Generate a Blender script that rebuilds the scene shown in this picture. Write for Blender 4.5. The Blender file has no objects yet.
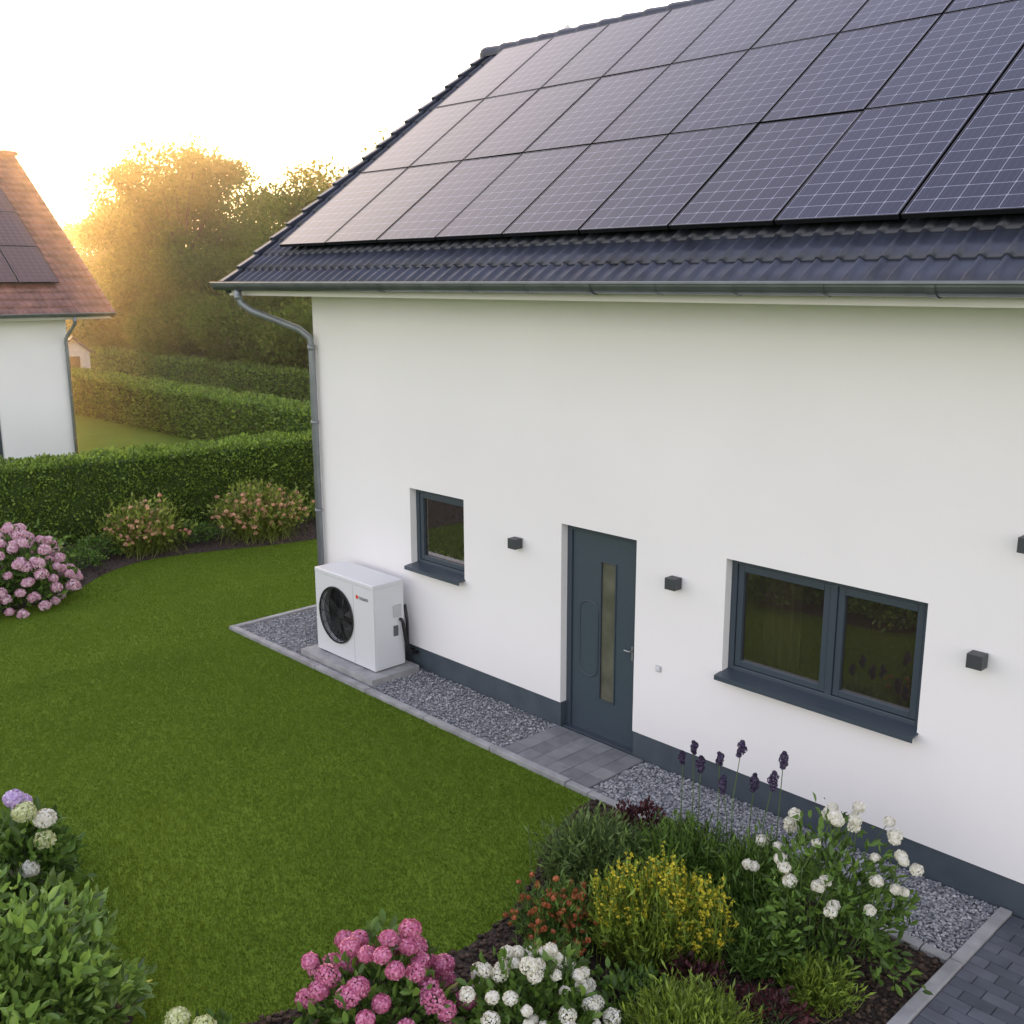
import bpy, math, numpy as np
from mathutils import Matrix, Vector
rng=np.random.default_rng(7)
scene=bpy.context.scene
col=scene.collection
scene.view_settings.view_transform='Standard'
scene.view_settings.look='None'
scene.view_settings.exposure=0
RAD=math.radians
# ---------------------------------------------------------------- helpers
def np_mesh(name,V,F,smooth=False):
    V=np.asarray(V,dtype=np.float32); F=np.asarray(F,dtype=np.int32)
    me=bpy.data.meshes.new(name); m,k=F.shape
    me.vertices.add(len(V)); me.vertices.foreach_set('co',V.ravel())
    me.loops.add(m*k); me.loops.foreach_set('vertex_index',F.ravel())
    me.polygons.add(m); me.polygons.foreach_set('loop_start',np.arange(0,m*k,k,dtype=np.int32))
    me.polygons.foreach_set('loop_total',np.full(m,k,dtype=np.int32))
    if smooth: me.polygons.foreach_set('use_smooth',np.ones(m,dtype=bool))
    me.update(calc_edges=True); me.validate()
    return me
def py_mesh(name,V,F,smooth=False):
    me=bpy.data.meshes.new(name); me.from_pydata([tuple(v) for v in V],[],[tuple(f) for f in F]); me.update()
    if smooth:
        for p in me.polygons: p.use_smooth=True
    return me
def add(name,me,mat=None,parent=None,bevel=0,label=None,cat=None,kind=None,group=None,seg=2):
    ob=bpy.data.objects.new(name,me); col.objects.link(ob)
    if mat: me.materials.append(mat) if len(me.materials)==0 else None
    if parent: ob.parent=parent
    if bevel:
        b=ob.modifiers.new('bevel','BEVEL'); b.width=bevel; b.segments=seg; b.limit_method='ANGLE'; b.angle_limit=RAD(40)
    if label: ob['label']=label
    if cat: ob['category']=cat
    if kind: ob['kind']=kind
    if group: ob['group']=group
    return ob
def thing(name,label,cat,mat=None,group=None):
    ob=bpy.data.objects.new(name,None); col.objects.link(ob); ob.empty_display_size=.1
    if mat is not None: ob.matrix_world=mat
    ob['label']=label; ob['category']=cat
    if group: ob['group']=group
    return ob
def boxes(bs):
    V=[];F=[]
    for (x0,x1,y0,y1,z0,z1) in bs:
        o=len(V)
        V+=[(x0,y0,z0),(x1,y0,z0),(x1,y1,z0),(x0,y1,z0),(x0,y0,z1),(x1,y0,z1),(x1,y1,z1),(x0,y1,z1)]
        F+=[(o,o+3,o+2,o+1),(o+4,o+5,o+6,o+7),(o,o+1,o+5,o+4),(o+1,o+2,o+6,o+5),(o+2,o+3,o+7,o+6),(o+3,o,o+4,o+7)]
    return V,F
def box_obj(name,bs,mat,parent=None,bevel=0,**k):
    V,F=boxes(bs); return add(name,py_mesh(name,V,F),mat,parent,bevel,**k)
def tube_arrays(path,rad,n=8,cap=True):
    P=[Vector(p) for p in path]; V=[];F=[]
    if not hasattr(rad,'__len__'): rad=[rad]*len(P)
    up=None
    for i,p in enumerate(P):
        d=(P[min(i+1,len(P)-1)]-P[max(i-1,0)]).normalized()
        a=Vector((0,0,1)) if abs(d.z)<.9 else Vector((1,0,0))
        if up is not None: a=up
        s=d.cross(a).normalized(); up=s.cross(d).normalized()
        for j in range(n):
            t=2*math.pi*j/n; V.append(p+rad[i]*(math.cos(t)*s+math.sin(t)*up))
    for i in range(len(P)-1):
        for j in range(n):
            F.append((i*n+j,i*n+(j+1)%n,(i+1)*n+(j+1)%n,(i+1)*n+j))
    if cap:
        F.append(tuple(range(n))[::-1]); F.append(tuple(range((len(P)-1)*n,len(P)*n)))
    return V,F
def join(parts):
    V=[];F=[]
    for v,f in parts:
        o=len(V); V+=list(v); F+=[tuple(i+o for i in q) for q in f]
    return V,F
def in_poly(P,poly):
    x,y=P[:,0],P[:,1]; ins=np.zeros(len(P),bool); n=len(poly)
    for i in range(n):
        x0,y0=poly[i]; x1,y1=poly[(i+1)%n]
        if y0==y1: continue
        c=((y0>y)!=(y1>y))&(x<(x1-x0)*(y-y0)/(y1-y0)+x0); ins^=c
    return ins
def smooth_poly(p,it=2,closed=True):
    p=[np.array(q,float) for q in p]
    for _ in range(it):
        q=[]
        for i in range(len(p)):
            a=p[i];b=p[(i+1)%len(p)]; q+= [a*.75+b*.25,a*.25+b*.75]
        p=q
    return [tuple(q) for q in p]
def unit(v): return v/np.maximum(np.linalg.norm(v,axis=-1,keepdims=True),1e-9)
# ---------------------------------------------------------------- materials
def newmat(name):
    m=bpy.data.materials.new(name); m.use_nodes=True; nt=m.node_tree; b=nt.nodes['Principled BSDF']; return m,nt,b
def simple(name,colr,rough=.6,spec=.5,metal=0,noise=0,nscale=8,bump=0,bscale=60,coat=0,bdist=.01):
    m,nt,b=newmat(name); N=nt.nodes; L=nt.links
    b.inputs['Base Color'].default_value=(*colr,1); b.inputs['Roughness'].default_value=rough
    b.inputs['Specular IOR Level'].default_value=spec; b.inputs['Metallic'].default_value=metal
    b.inputs['Coat Weight'].default_value=coat
    tc=N.new('ShaderNodeTexCoord')
    if noise:
        n=N.new('ShaderNodeTexNoise'); n.inputs['Scale'].default_value=nscale; n.inputs['Detail'].default_value=6
        L.new(tc.outputs['Object'],n.inputs['Vector'])
        r=N.new('ShaderNodeValToRGB'); r.color_ramp.elements[0].position=.3; r.color_ramp.elements[1].position=.7
        r.color_ramp.elements[0].color=(*[c*(1-noise) for c in colr],1); r.color_ramp.elements[1].color=(*[min(1,c*(1+noise)) for c in colr],1)
        L.new(n.outputs['Fac'],r.inputs['Fac']); L.new(r.outputs['Color'],b.inputs['Base Color'])
    if bump:
        n2=N.new('ShaderNodeTexNoise'); n2.inputs['Scale'].default_value=bscale; n2.inputs['Detail'].default_value=4
        L.new(tc.outputs['Object'],n2.inputs['Vector'])
        bp=N.new('ShaderNodeBump'); bp.inputs['Strength'].default_value=bump; bp.inputs['Distance'].default_value=bdist
        L.new(n2.outputs['Fac'],bp.inputs['Height']); L.new(bp.outputs['Normal'],b.inputs['Normal'])
    return m
def island_mat(name,cols,rough=.5,trans=0.0,tcol=None,spec=.4,patch=0,pscale=1.5):
    """per-leaf random colours, optional light passing through"""
    m,nt,b=newmat(name); N=nt.nodes; L=nt.links
    g=N.new('ShaderNodeNewGeometry'); r=N.new('ShaderNodeValToRGB'); cr=r.color_ramp
    while len(cr.elements)<len(cols): cr.elements.new(.5)
    for i,c in enumerate(cols):
        cr.elements[i].position=i/max(1,len(cols)-1); cr.elements[i].color=(*c,1)
    L.new(g.outputs['Random Per Island'],r.inputs['Fac'])
    out=r.outputs['Color']
    if patch:
        n=N.new('ShaderNodeTexNoise'); n.inputs['Scale'].default_value=pscale; n.inputs['Detail'].default_value=4
        L.new(g.outputs['Position'],n.inputs['Vector'])
        mr=N.new('ShaderNodeMapRange'); mr.inputs['From Min'].default_value=.3; mr.inputs['From Max'].default_value=.7
        mr.inputs['To Min'].default_value=1-patch; mr.inputs['To Max'].default_value=1+patch
        L.new(n.outputs['Fac'],mr.inputs['Value'])
        mx=N.new('ShaderNodeVectorMath'); mx.operation='SCALE'; L.new(out,mx.inputs[0]); L.new(mr.outputs['Result'],mx.inputs['Scale']); out=mx.outputs['Vector']
    L.new(out,b.inputs['Base Color']); b.inputs['Roughness'].default_value=rough; b.inputs['Specular IOR Level'].default_value=spec
    if trans:
        t=N.new('ShaderNodeBsdfTranslucent'); ms=N.new('ShaderNodeMixShader'); ms.inputs[0].default_value=trans
        if tcol: t.inputs['Color'].default_value=(*tcol,1)
        else: L.new(out,t.inputs['Color'])
        L.new(b.outputs[0],ms.inputs[1]); L.new(t.outputs[0],ms.inputs[2]); L.new(ms.outputs[0],N['Material Output'].inputs['Surface'])
    return m
M_wall=simple('white_render',(.82,.805,.80),rough=.9,spec=.2,noise=.025,nscale=.6,bump=.3,bscale=140,bdist=.004)
M_plinth=simple('plinth_paint',(.055,.072,.09),rough=.7,noise=.15,nscale=5,bump=.2,bscale=120,bdist=.004)
M_slate=simple('anthracite_frame',(.045,.062,.080),rough=.38,spec=.5)
M_slate2=simple('anthracite_door',(.045,.066,.083),rough=.42,spec=.5,noise=.06,nscale=30)
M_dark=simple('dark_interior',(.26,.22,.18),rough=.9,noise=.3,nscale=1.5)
M_fascia=simple('cream_fascia',(.72,.70,.66),rough=.6)
M_zinc=simple('zinc',(.17,.19,.21),rough=.38,metal=.7,noise=.15,nscale=6)
M_zinc2=simple('zinc_light',(.26,.28,.30),rough=.45,metal=.5,noise=.12,nscale=6)
M_black=simple('black_plastic',(.012,.012,.014),rough=.45)
M_case=simple('white_lacquer',(.66,.67,.69),rough=.35,spec=.5)
M_case2=simple('grey_lacquer',(.45,.46,.47),rough=.45)
M_red=simple('red_mark',(.6,.06,.03),rough=.5)
M_ink=simple('grey_ink',(.10,.10,.11),rough=.5)
M_conc=simple('concrete',(.30,.30,.30),rough=.85,noise=.25,nscale=5,bump=.4,bscale=90)
M_lampm=simple('lamp_anthracite',(.045,.05,.055),rough=.5)
M_bark=simple('bark',(.09,.065,.045),rough=.9,noise=.3,nscale=6,bump=.5,bscale=15)
def tile_mat(name,c,warm=0):
    m,nt,b=newmat(name); N=nt.nodes; L=nt.links
    tc=N.new('ShaderNodeTexCoord'); n=N.new('ShaderNodeTexNoise'); n.inputs['Scale'].default_value=3.2; n.inputs['Detail'].default_value=8
    L.new(tc.outputs['Object'],n.inputs['Vector']); r=N.new('ShaderNodeValToRGB'); e=r.color_ramp.elements
    e[0].position=.3;e[1].position=.72; e[0].color=(*[x*.65 for x in c],1); e[1].color=(*[x*1.5 for x in c],1)
    L.new(n.outputs['Fac'],r.inputs['Fac']); L.new(r.outputs['Color'],b.inputs['Base Color'])
    b.inputs['Roughness'].default_value=.42; b.inputs['Specular IOR Level'].default_value=.5
    return m
M_tile=tile_mat('dark_roof_tile',(.032,.037,.054))
M_tile2=tile_mat('sunset_tinted_roof_tile',(.19,.088,.062))  # reddish sunset glow is put into the tile colour
def glass_mat():
    m,nt,b=newmat('window_glass'); N=nt.nodes; L=nt.links
    t=N.new('ShaderNodeBsdfTransparent'); t.inputs['Color'].default_value=(.76,.73,.66,1)
    b.inputs['Base Color'].default_value=(.085,.075,.06,1); b.inputs['Roughness'].default_value=.6; b.inputs['Specular IOR Level'].default_value=0  # brown diffuse share stands in for garden reflections in the panes
    g=N.new('ShaderNodeBsdfGlossy'); g.inputs['Roughness'].default_value=.012; g.inputs['Color'].default_value=(.97,.92,.90,1)
    fr=N.new('ShaderNodeFresnel'); fr.inputs['IOR'].default_value=2.8
    m0=N.new('ShaderNodeMixShader'); m0.inputs[0].default_value=.28; L.new(t.outputs[0],m0.inputs[1]); L.new(b.outputs[0],m0.inputs[2])
    ms=N.new('ShaderNodeMixShader'); L.new(fr.outputs[0],ms.inputs[0]); L.new(m0.outputs[0],ms.inputs[1]); L.new(g.outputs[0],ms.inputs[2])
    L.new(ms.outputs[0],N['Material Output'].inputs['Surface']); return m
M_glass=glass_mat()
M_frost=simple('frosted_glass',(.10,.10,.075),rough=.25,spec=.8,noise=.45,nscale=3)
def panel_mat(name,ca,cb,cl):
    m,nt,b=newmat(name); N=nt.nodes; L=nt.links
    tc=N.new('ShaderNodeTexCoord'); sp=N.new('ShaderNodeSeparateXYZ'); L.new(tc.outputs['Object'],sp.inputs[0])
    def M(op,a,b_=None):
        n=N.new('ShaderNodeMath'); n.operation=op
        for i,x in enumerate((a,b_)):
            if x is None: continue
            if isinstance(x,(int,float)): n.inputs[i].default_value=x
            else: L.new(x,n.inputs[i])
        return n.outputs[0]
    def dist(coord,cell,off):
        f=M('FRACT',M('DIVIDE',M('SUBTRACT',coord,off),cell)); return M('MULTIPLY',M('MINIMUM',f,M('SUBTRACT',1.0,f)),cell)
    dx=dist(sp.outputs['X'],.1515,.018); dy=dist(sp.outputs['Y'],.1475,.018)
    line=M('MAXIMUM',M('LESS_THAN',dx,.0028),M('LESS_THAN',dy,.0028))
    cor=M('LESS_THAN',M('ADD',dx,dy),.013)
    line=M('MAXIMUM',line,cor)
    bus=M('LESS_THAN',dist(sp.outputs['X'],.1515/3,.018+.1515/6),.0009)
    oi=N.new('ShaderNodeObjectInfo')
    cell=N.new('ShaderNodeMix'); cell.data_type='RGBA'; L.new(oi.outputs['Random'],cell.inputs['Factor'])
    cell.inputs['A'].default_value=(*ca,1); cell.inputs['B'].default_value=(*cb,1)
    m1=N.new('ShaderNodeMix'); m1.data_type='RGBA'; L.new(M('MULTIPLY',bus,.6),m1.inputs['Factor']); L.new(cell.outputs['Result'],m1.inputs['A']); m1.inputs['B'].default_value=(*[q*.5 for q in cl],1)
    m2=N.new('ShaderNodeMix'); m2.data_type='RGBA'; L.new(line,m2.inputs['Factor']); L.new(m1.outputs['Result'],m2.inputs['A']); m2.inputs['B'].default_value=(*cl,1)
    L.new(m2.outputs['Result'],b.inputs['Base Color'])
    b.inputs['Roughness'].default_value=.13; b.inputs['IOR'].default_value=1.5
    return m
M_pv=panel_mat('photovoltaic_cells',(.006,.006,.024),(.010,.010,.034),(.25,.25,.32))
M_pv2=panel_mat('haze_tinted_photovoltaic_cells',(.07,.035,.03),(.09,.045,.035),(.22,.15,.12))  # brown tint of the warm haze painted into cells and lines
M_pvframe=simple('black_anodised',(.012,.012,.014),rough=.35,metal=.3)
# ---------------------------------------------------------------- camera
yaw,pitch,roll=2.3754,.2203,-.003
h=Vector((math.cos(yaw),math.sin(yaw),0)); zz=Vector((0,0,1))
F=h*math.cos(pitch)-zz*math.sin(pitch); U=h*math.sin(pitch)+zz*math.cos(pitch); R=F.cross(U)
R,U=R*math.cos(roll)+U*math.sin(roll),U*math.cos(roll)-R*math.sin(roll)
cam=bpy.data.cameras.new('camera'); co=bpy.data.objects.new('camera',cam); col.objects.link(co)
cam.sensor_width=36; cam.lens=1035.5/1024*36; cam.clip_end=2000; cam.clip_start=.05
mw=Matrix.Identity(4)
for i in range(3): mw[i][0]=R[i]; mw[i][1]=U[i]; mw[i][2]=-F[i]
mw[0][3],mw[1][3],mw[2][3]=10.794,-7.064,4.405
co.matrix_world=mw; scene.camera=co
# ---------------------------------------------------------------- light
sun_dir=Vector((-1.055,.410,.165)).normalized()
el=math.asin(sun_dir.z); az=math.atan2(sun_dir.x,sun_dir.y)
sl=bpy.data.lights.new('sun','SUN'); sl.energy=5.0; sl.angle=RAD(.6); sl.color=(1,.55,.20)
so=bpy.data.objects.new('sun',sl); col.objects.link(so); so.rotation_euler=sun_dir.to_track_quat('Z','Y').to_euler(); so.location=(-40,15,12)
w=bpy.data.worlds.new('World'); scene.world=w; w.use_nodes=True; nt=w.node_tree; N=nt.nodes; L=nt.links; N.clear()
out=N.new('ShaderNodeOutputWorld'); sky=N.new('ShaderNodeTexSky'); sky.sky_type='NISHITA'; sky.sun_disc=False
sky.sun_elevation=el; sky.sun_rotation=az; sky.air_density=1.0; sky.dust_density=2.5; sky.altitude=100
b1=N.new('ShaderNodeBackground'); b1.inputs['Strength'].default_value=.06; L.new(sky.outputs[0],b1.inputs['Color'])
tc=N.new('ShaderNodeTexCoord'); sp=N.new('ShaderNodeSeparateXYZ'); L.new(tc.outputs['Generated'],sp.inputs[0])
r=N.new('ShaderNodeValToRGB'); cr=r.color_ramp; cr.elements[0].position=0; cr.elements[0].color=(1,.945,.90,1)
cr.elements[1].position=1; cr.elements[1].color=(.34,.36,.52,1)
e=cr.elements.new(.30); e.color=(.98,.94,.94,1)
e=cr.elements.new(.60); e.color=(.50,.50,.62,1)
L.new(sp.outputs['Z'],r.inputs['Fac'])
dt=N.new('ShaderNodeVectorMath'); dt.operation='DOT_PRODUCT'; L.new(tc.outputs['Generated'],dt.inputs[0]); dt.inputs[1].default_value=sun_dir
def falloff(lo,power):
    mr=N.new('ShaderNodeMapRange'); mr.inputs['From Min'].default_value=lo; mr.inputs['From Max'].default_value=1; L.new(dt.outputs['Value'],mr.inputs['Value'])
    pw=N.new('ShaderNodeMath'); pw.operation='POWER'; pw.inputs[1].default_value=power; L.new(mr.outputs[0],pw.inputs[0]); return pw
def glow(lo,power,strength,colr):
    pw=falloff(lo,power)
    pm=N.new('ShaderNodeMath'); pm.operation='MULTIPLY'; pm.inputs[1].default_value=strength; L.new(pw.outputs[0],pm.inputs[0])
    b=N.new('ShaderNodeBackground'); b.inputs['Color'].default_value=(*colr,1); L.new(pm.outputs[0],b.inputs['Strength']); return b
warm=N.new('ShaderNodeMix'); warm.data_type='RGBA'; L.new(falloff(.945,1.0).outputs[0],warm.inputs['Factor']); L.new(r.outputs['Color'],warm.inputs['A']); warm.inputs['B'].default_value=(.60,.39,.15,1)
b2=N.new('ShaderNodeBackground'); b2.inputs['Strength'].default_value=2.05; L.new(warm.outputs['Result'],b2.inputs['Color'])
prev=b1
for b_ in (b2,glow(.55,3.2,2.6,(1,.74,.48)),glow(.93,2.0,1.0,(1,.50,.12))):
    a_=N.new('ShaderNodeAddShader'); L.new(prev.outputs[0],a_.inputs[0]); L.new(b_.outputs[0],a_.inputs[1]); prev=a_
L.new(prev.outputs[0],out.inputs['Surface'])
# ---------------------------------------------------------------- ground
def ground_mat():
    m,nt,b=newmat('meadow'); N=nt.nodes; L=nt.links
    g=N.new('ShaderNodeNewGeometry'); n=N.new('ShaderNodeTexNoise'); n.inputs['Scale'].default_value=.9; n.inputs['Detail'].default_value=10; n.inputs['Roughness'].default_value=.7
    L.new(g.outputs['Position'],n.inputs['Vector']); r=N.new('ShaderNodeValToRGB'); e=r.color_ramp.elements
    e[0].position=.3;e[0].color=(.11,.18,.016,1);e[1].position=.75;e[1].color=(.15,.24,.025,1)
    L.new(n.outputs['Fac'],r.inputs['Fac']); L.new(r.outputs['Color'],b.inputs['Base Color']); b.inputs['Roughness'].default_value=.9; b.inputs['Specular IOR Level'].default_value=.1
    n2=N.new('ShaderNodeTexNoise'); n2.inputs['Scale'].default_value=60; L.new(g.outputs['Position'],n2.inputs['Vector'])
    bp=N.new('ShaderNodeBump'); bp.inputs['Strength'].default_value=.8; bp.inputs['Distance'].default_value=.03; L.new(n2.outputs['Fac'],bp.inputs['Height']); L.new(bp.outputs[0],b.inputs['Normal'])
    return m
add('ground',py_mesh('ground',[(-500,-500,0),(500,-500,0),(500,500,0),(-500,500,0)],[(0,1,2,3)]),ground_mat(),kind='structure')
def sheet(name,poly,z,mat,kind='structure'):
    return add(name,py_mesh(name,[(x,y,z) for x,y in poly],[tuple(range(len(poly)))]),mat,kind=kind)
M_soil=simple('soil',(.045,.03,.022),rough=.95,noise=.5,nscale=14,bump=1,bscale=40,bdist=.03)
M_gravbed=simple('gravel_bed',(.20,.20,.21),rough=.9,noise=.4,nscale=40,bump=1,bscale=60,bdist=.02)
bedR=[(5.33,-.82),(5.40,-1.2),(5.56,-1.66),(5.85,-2.1),(6.05,-2.5),(6.12,-3.0),(6.0,-3.5),(5.85,-4.1),(5.7,-4.6),(5.5,-5.1),(5.5,-6.4),(8.45,-6.4),(8.45,-.82)]
bedL=smooth_poly([(-9,-9),(-2.5,-9),(-.5,-6.3),(1.5,-5.4),(2.9,-4.85),(3.5,-4.70),(4.2,-4.80),(4.9,-4.75),(5.45,-5.05),(5.4,-9)],2)
bedF=smooth_poly([(-8,-8),(-3.5,-8),(-3.3,-5),(-3.6,-3.2),(-3.75,-2.3),(-3.95,-1.7),(-4.7,-.9),(-5.0,-.1),(-4.75,.9),(-4.3,2.0),(-4.15,3.2),(-4.1,9),(-8,9)],2)
sheet('flower_bed_soil',bedR,.006,M_soil); sheet('flower_bed_soil',bedL,.007,M_soil); sheet('flower_bed_soil',bedF,.008,M_soil)
sheet('gravel_strip',[(-.87,-.77),(4.1,-.77),(4.1,0.05),(-.0,.05),(-.0,9),(-.87,9)],.012,M_gravbed)
sheet('gravel_strip',[(5.22,-.77),(8.45,-.77),(8.45,.05),(5.22,.05)],.012,M_gravbed)
es=[]
x=-.95
while x<5.25:
    es.append((x,min(x+.985,5.28),-.86,-.78,-.02,.045+rng.uniform(-.004,.004))); x+=.995
y=-.775
while y<8: es.append((-.95,-.87,y,y+.985,-.02,.045)); y+=.995
x=5.285
while x<8.44: es.append((x,min(x+.985,8.45),-.86,-.78,-.02,.04)); x+=.995
y=-5.8
while y<-.1: es.append((8.46,8.545,y,min(y+.985,-.01),-.02,.05)); y+=.995
box_obj('path_edging',es,M_conc,bevel=.006,kind='structure')
M_pav=island_mat('paver_grey',[(.15,.155,.165),(.19,.195,.205),(.23,.235,.24)],rough=.85,patch=.15,pscale=8)
ps=[]
for i in range(6):
    for j in range(4):
        x0=4.11+i*.1855; y0=-.765+j*.192
        ps.append((x0,x0+.181,y0,y0+.187,0,.034+rng.uniform(-.002,.002)))
box_obj('door_step_paving',ps,M_pav,bevel=.004,kind='structure')
M_pav2=island_mat('paver_dark',[(.06,.07,.085),(.08,.09,.11),(.11,.12,.14)],rough=.7,patch=.2,pscale=6)
ps=[]
for j in range(58):
    y0=-5.8+j*.103
    for i in range(17):
        x0=8.55+i*.205-(j%2)*.1
        xa=max(x0,8.55)
        if y0+.1>0: continue
        ps.append((xa,x0+.201,y0,y0+.099,-.02,.03+rng.uniform(-.002,.002)))
box_obj('block_paving',ps,M_pav2,bevel=.004,kind='structure',seg=1)
sheet('block_paving',[(8.55,-6),(12,-6),(12,0),(8.55,0)],.008,M_gravbed)
# stones
t=(1+5**.5)/2
ICO=unit(np.array([(-1,t,0),(1,t,0),(-1,-t,0),(1,-t,0),(0,-1,t),(0,1,t),(0,-1,-t),(0,1,-t),(t,0,-1),(t,0,1),(-t,0,-1),(-t,0,1)],float))
ICF=np.array([(0,11,5),(0,5,1),(0,1,7),(0,7,10),(0,10,11),(1,5,9),(5,11,4),(11,10,2),(10,7,6),(7,1,8),(3,9,4),(3,4,2),(3,2,6),(3,6,8),(3,8,9),(4,9,5),(2,4,11),(6,2,10),(8,6,7),(9,8,1)])
def stones(name,P,size,mat,flat=.6,kind='stuff',jag=.3):
    n=len(P); s=size*rng.uniform(.6,1.35,(n,1,1)); ax=rng.uniform(.6,1.25,(n,1,3)); ax[:,:,2]*=flat
    V=ICO[None]*(1+rng.uniform(-jag,jag,(n,12,1)))*s*ax
    a=rng.uniform(0,2*math.pi,n); c,sn=np.cos(a)[:,None],np.sin(a)[:,None]
    X=V[:,:,0]*c-V[:,:,1]*sn; Y=V[:,:,0]*sn+V[:,:,1]*c
    V=np.stack([X,Y,V[:,:,2]],-1)+P[:,None,:]
    Fc=(ICF[None]+12*np.arange(n)[:,None,None]).reshape(-1,3)
    return add(name,np_mesh(name,V.reshape(-1,3),Fc),mat,kind=kind)
def scatter(poly,n,z0=0,z1=0):
    a=np.array(poly); lo=a.min(0);hi=a.max(0); P=rng.uniform(lo,hi,(n,2)); P=P[in_poly(P,poly)]
    return np.c_[P,rng.uniform(z0,z1,len(P))]
M_stone=island_mat('grey_gravel',[(.12,.125,.14),(.20,.21,.23),(.26,.27,.29),(.33,.34,.35),(.46,.46,.47)],rough=.85)
P=np.r_[scatter([(-.87,-.77),(4.1,-.77),(4.1,-.0),(0,0),(-.0,1.5),(-.87,1.5)],24000,.012,.03),scatter([(5.23,-.77),(8.45,-.77),(8.45,-.0),(5.23,-.0)],15000,.012,.03)]
stones('gravel',P,.0125,M_stone)
M_mulch=island_mat('bark_mulch',[(.02,.014,.01),(.05,.032,.022),(.09,.06,.04)],rough=.95)
P=np.r_[scatter(bedR,15000,.005,.03),scatter(bedL,9000,.005,.03),scatter(bedF,9000,.005,.03)]
stones('bark_mulch',P,.02,M_mulch,flat=.4,jag=.45)
# ---------------------------------------------------------------- grass
def grass_pts(x0,x1,y0,y1,dens):
    n=int((x1-x0)*(y1-y0)*dens); P=rng.uniform((x0,y0),(x1,y1),(n,2)); return P
P=np.r_[grass_pts(-5.2,-.9,-6.5,5,5600),grass_pts(-.9,6.3,-6.5,-.86,7200)]
keep=~(in_poly(P,bedR)|in_poly(P,bedL)|in_poly(P,bedF)|((P[:,0]>-.96)&(P[:,1]>-.87)&(P[:,0]<5.3)))
P=P[keep]
n=len(P); hgt=rng.uniform(.014,.024,n)*(1+.06*np.sin(P[:,0]*3.1+1.3*np.sin(P[:,1]*2.2))); a=rng.uniform(0,2*math.pi,n)
wd=.0037; lean=rng.normal(0,.5,(n,2))*hgt[:,None]
b0=np.c_[P[:,0]-np.cos(a)*wd,P[:,1]-np.sin(a)*wd,np.zeros(n)]; b1_=np.c_[P[:,0]+np.cos(a)*wd,P[:,1]+np.sin(a)*wd,np.zeros(n)]
tp=np.c_[P+lean,hgt]
V=np.stack([b0,b1_,tp],1).reshape(-1,3)
M_grass=island_mat('grass_blades',[(.105,.17,.015),(.12,.185,.016),(.13,.20,.018),(.155,.22,.026)],rough=.6,trans=.4,spec=.15,patch=.08,pscale=.7)
add('lawn_grass',np_mesh('lawn_grass',V,np.arange(3*n).reshape(-1,3)),M_grass,kind='stuff')
# ---------------------------------------------------------------- vegetation makers
def leaves(C,D,size,wr=.45,nrm=None,fold=.15):
    n=len(C); D=unit(D); size=np.broadcast_to(np.asarray(size,float),(n,))[:,None]
    S=unit(np.cross(D,rng.normal(size=(n,3)) if nrm is None else nrm)); Nn=unit(np.cross(S,D))
    V=np.stack([C,C+D*size*.5+S*size*wr*.5+Nn*size*fold,C+D*size,C+D*size*.5-S*size*wr*.5+Nn*size*fold],1)
    return V.reshape(-1,3),np.arange(4*n).reshape(-1,4)
def leaves6(C,D,size,wr=.45,fold=.10):
    """rounder six-cornered leaf for plants near the camera"""
    n=len(C); D=unit(D); size=np.broadcast_to(np.asarray(size,float),(n,))[:,None]
    S=unit(np.cross(D,rng.normal(size=(n,3)))); Nn=unit(np.cross(S,D)); w=size*wr*.5; bend=-Nn*size*fold*1.2
    V=np.stack([C,C+D*size*.30+S*w*.9+Nn*size*fold,C+D*size*.68+S*w*.8+Nn*size*fold,C+D*size+bend,C+D*size*.68-S*w*.8+Nn*size*fold,C+D*size*.30-S*w*.9+Nn*size*fold],1).reshape(-1,3)
    o=6*np.arange(n)[:,None]; F_=np.concatenate([o+np.array([0,1,2,3]),o+np.array([0,3,4,5])]); return V,F_
def npjoin(L_):
    V=[];Fs=[];o=0
    for v,f in L_:
        V.append(v);Fs.append(f+o);o+=len(v)
    return np.concatenate(V),np.concatenate(Fs)
def stemset(A,B,r0,bend=.12,k=4):
    A=np.asarray(A,float);B=np.asarray(B,float);n=len(A); off=rng.normal(0,bend,(n,3))*np.linalg.norm(B-A,axis=1)[:,None]; off[:,2]=0
    rings=[]
    for i in range(k):
        t_=i/(k-1); c=A*(1-t_)+B*t_+off*math.sin(math.pi*t_)
        rr=r0*(1-.4*t_)
        rings.append(np.stack([c+np.array([math.cos(q),math.sin(q),0])*rr for q in (0,2.094,4.189)],1))
    V=np.stack(rings,1).reshape(-1,3)
    F_=[]
    for i in range(k-1):
        for j in range(3):
            F_.append((i*3+j,i*3+(j+1)%3,(i+1)*3+(j+1)%3,(i+1)*3+j))
    F_=np.array(F_); F_=(F_[None]+(np.arange(n)*k*3)[:,None,None]).reshape(-1,4)
    return V,F_
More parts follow.
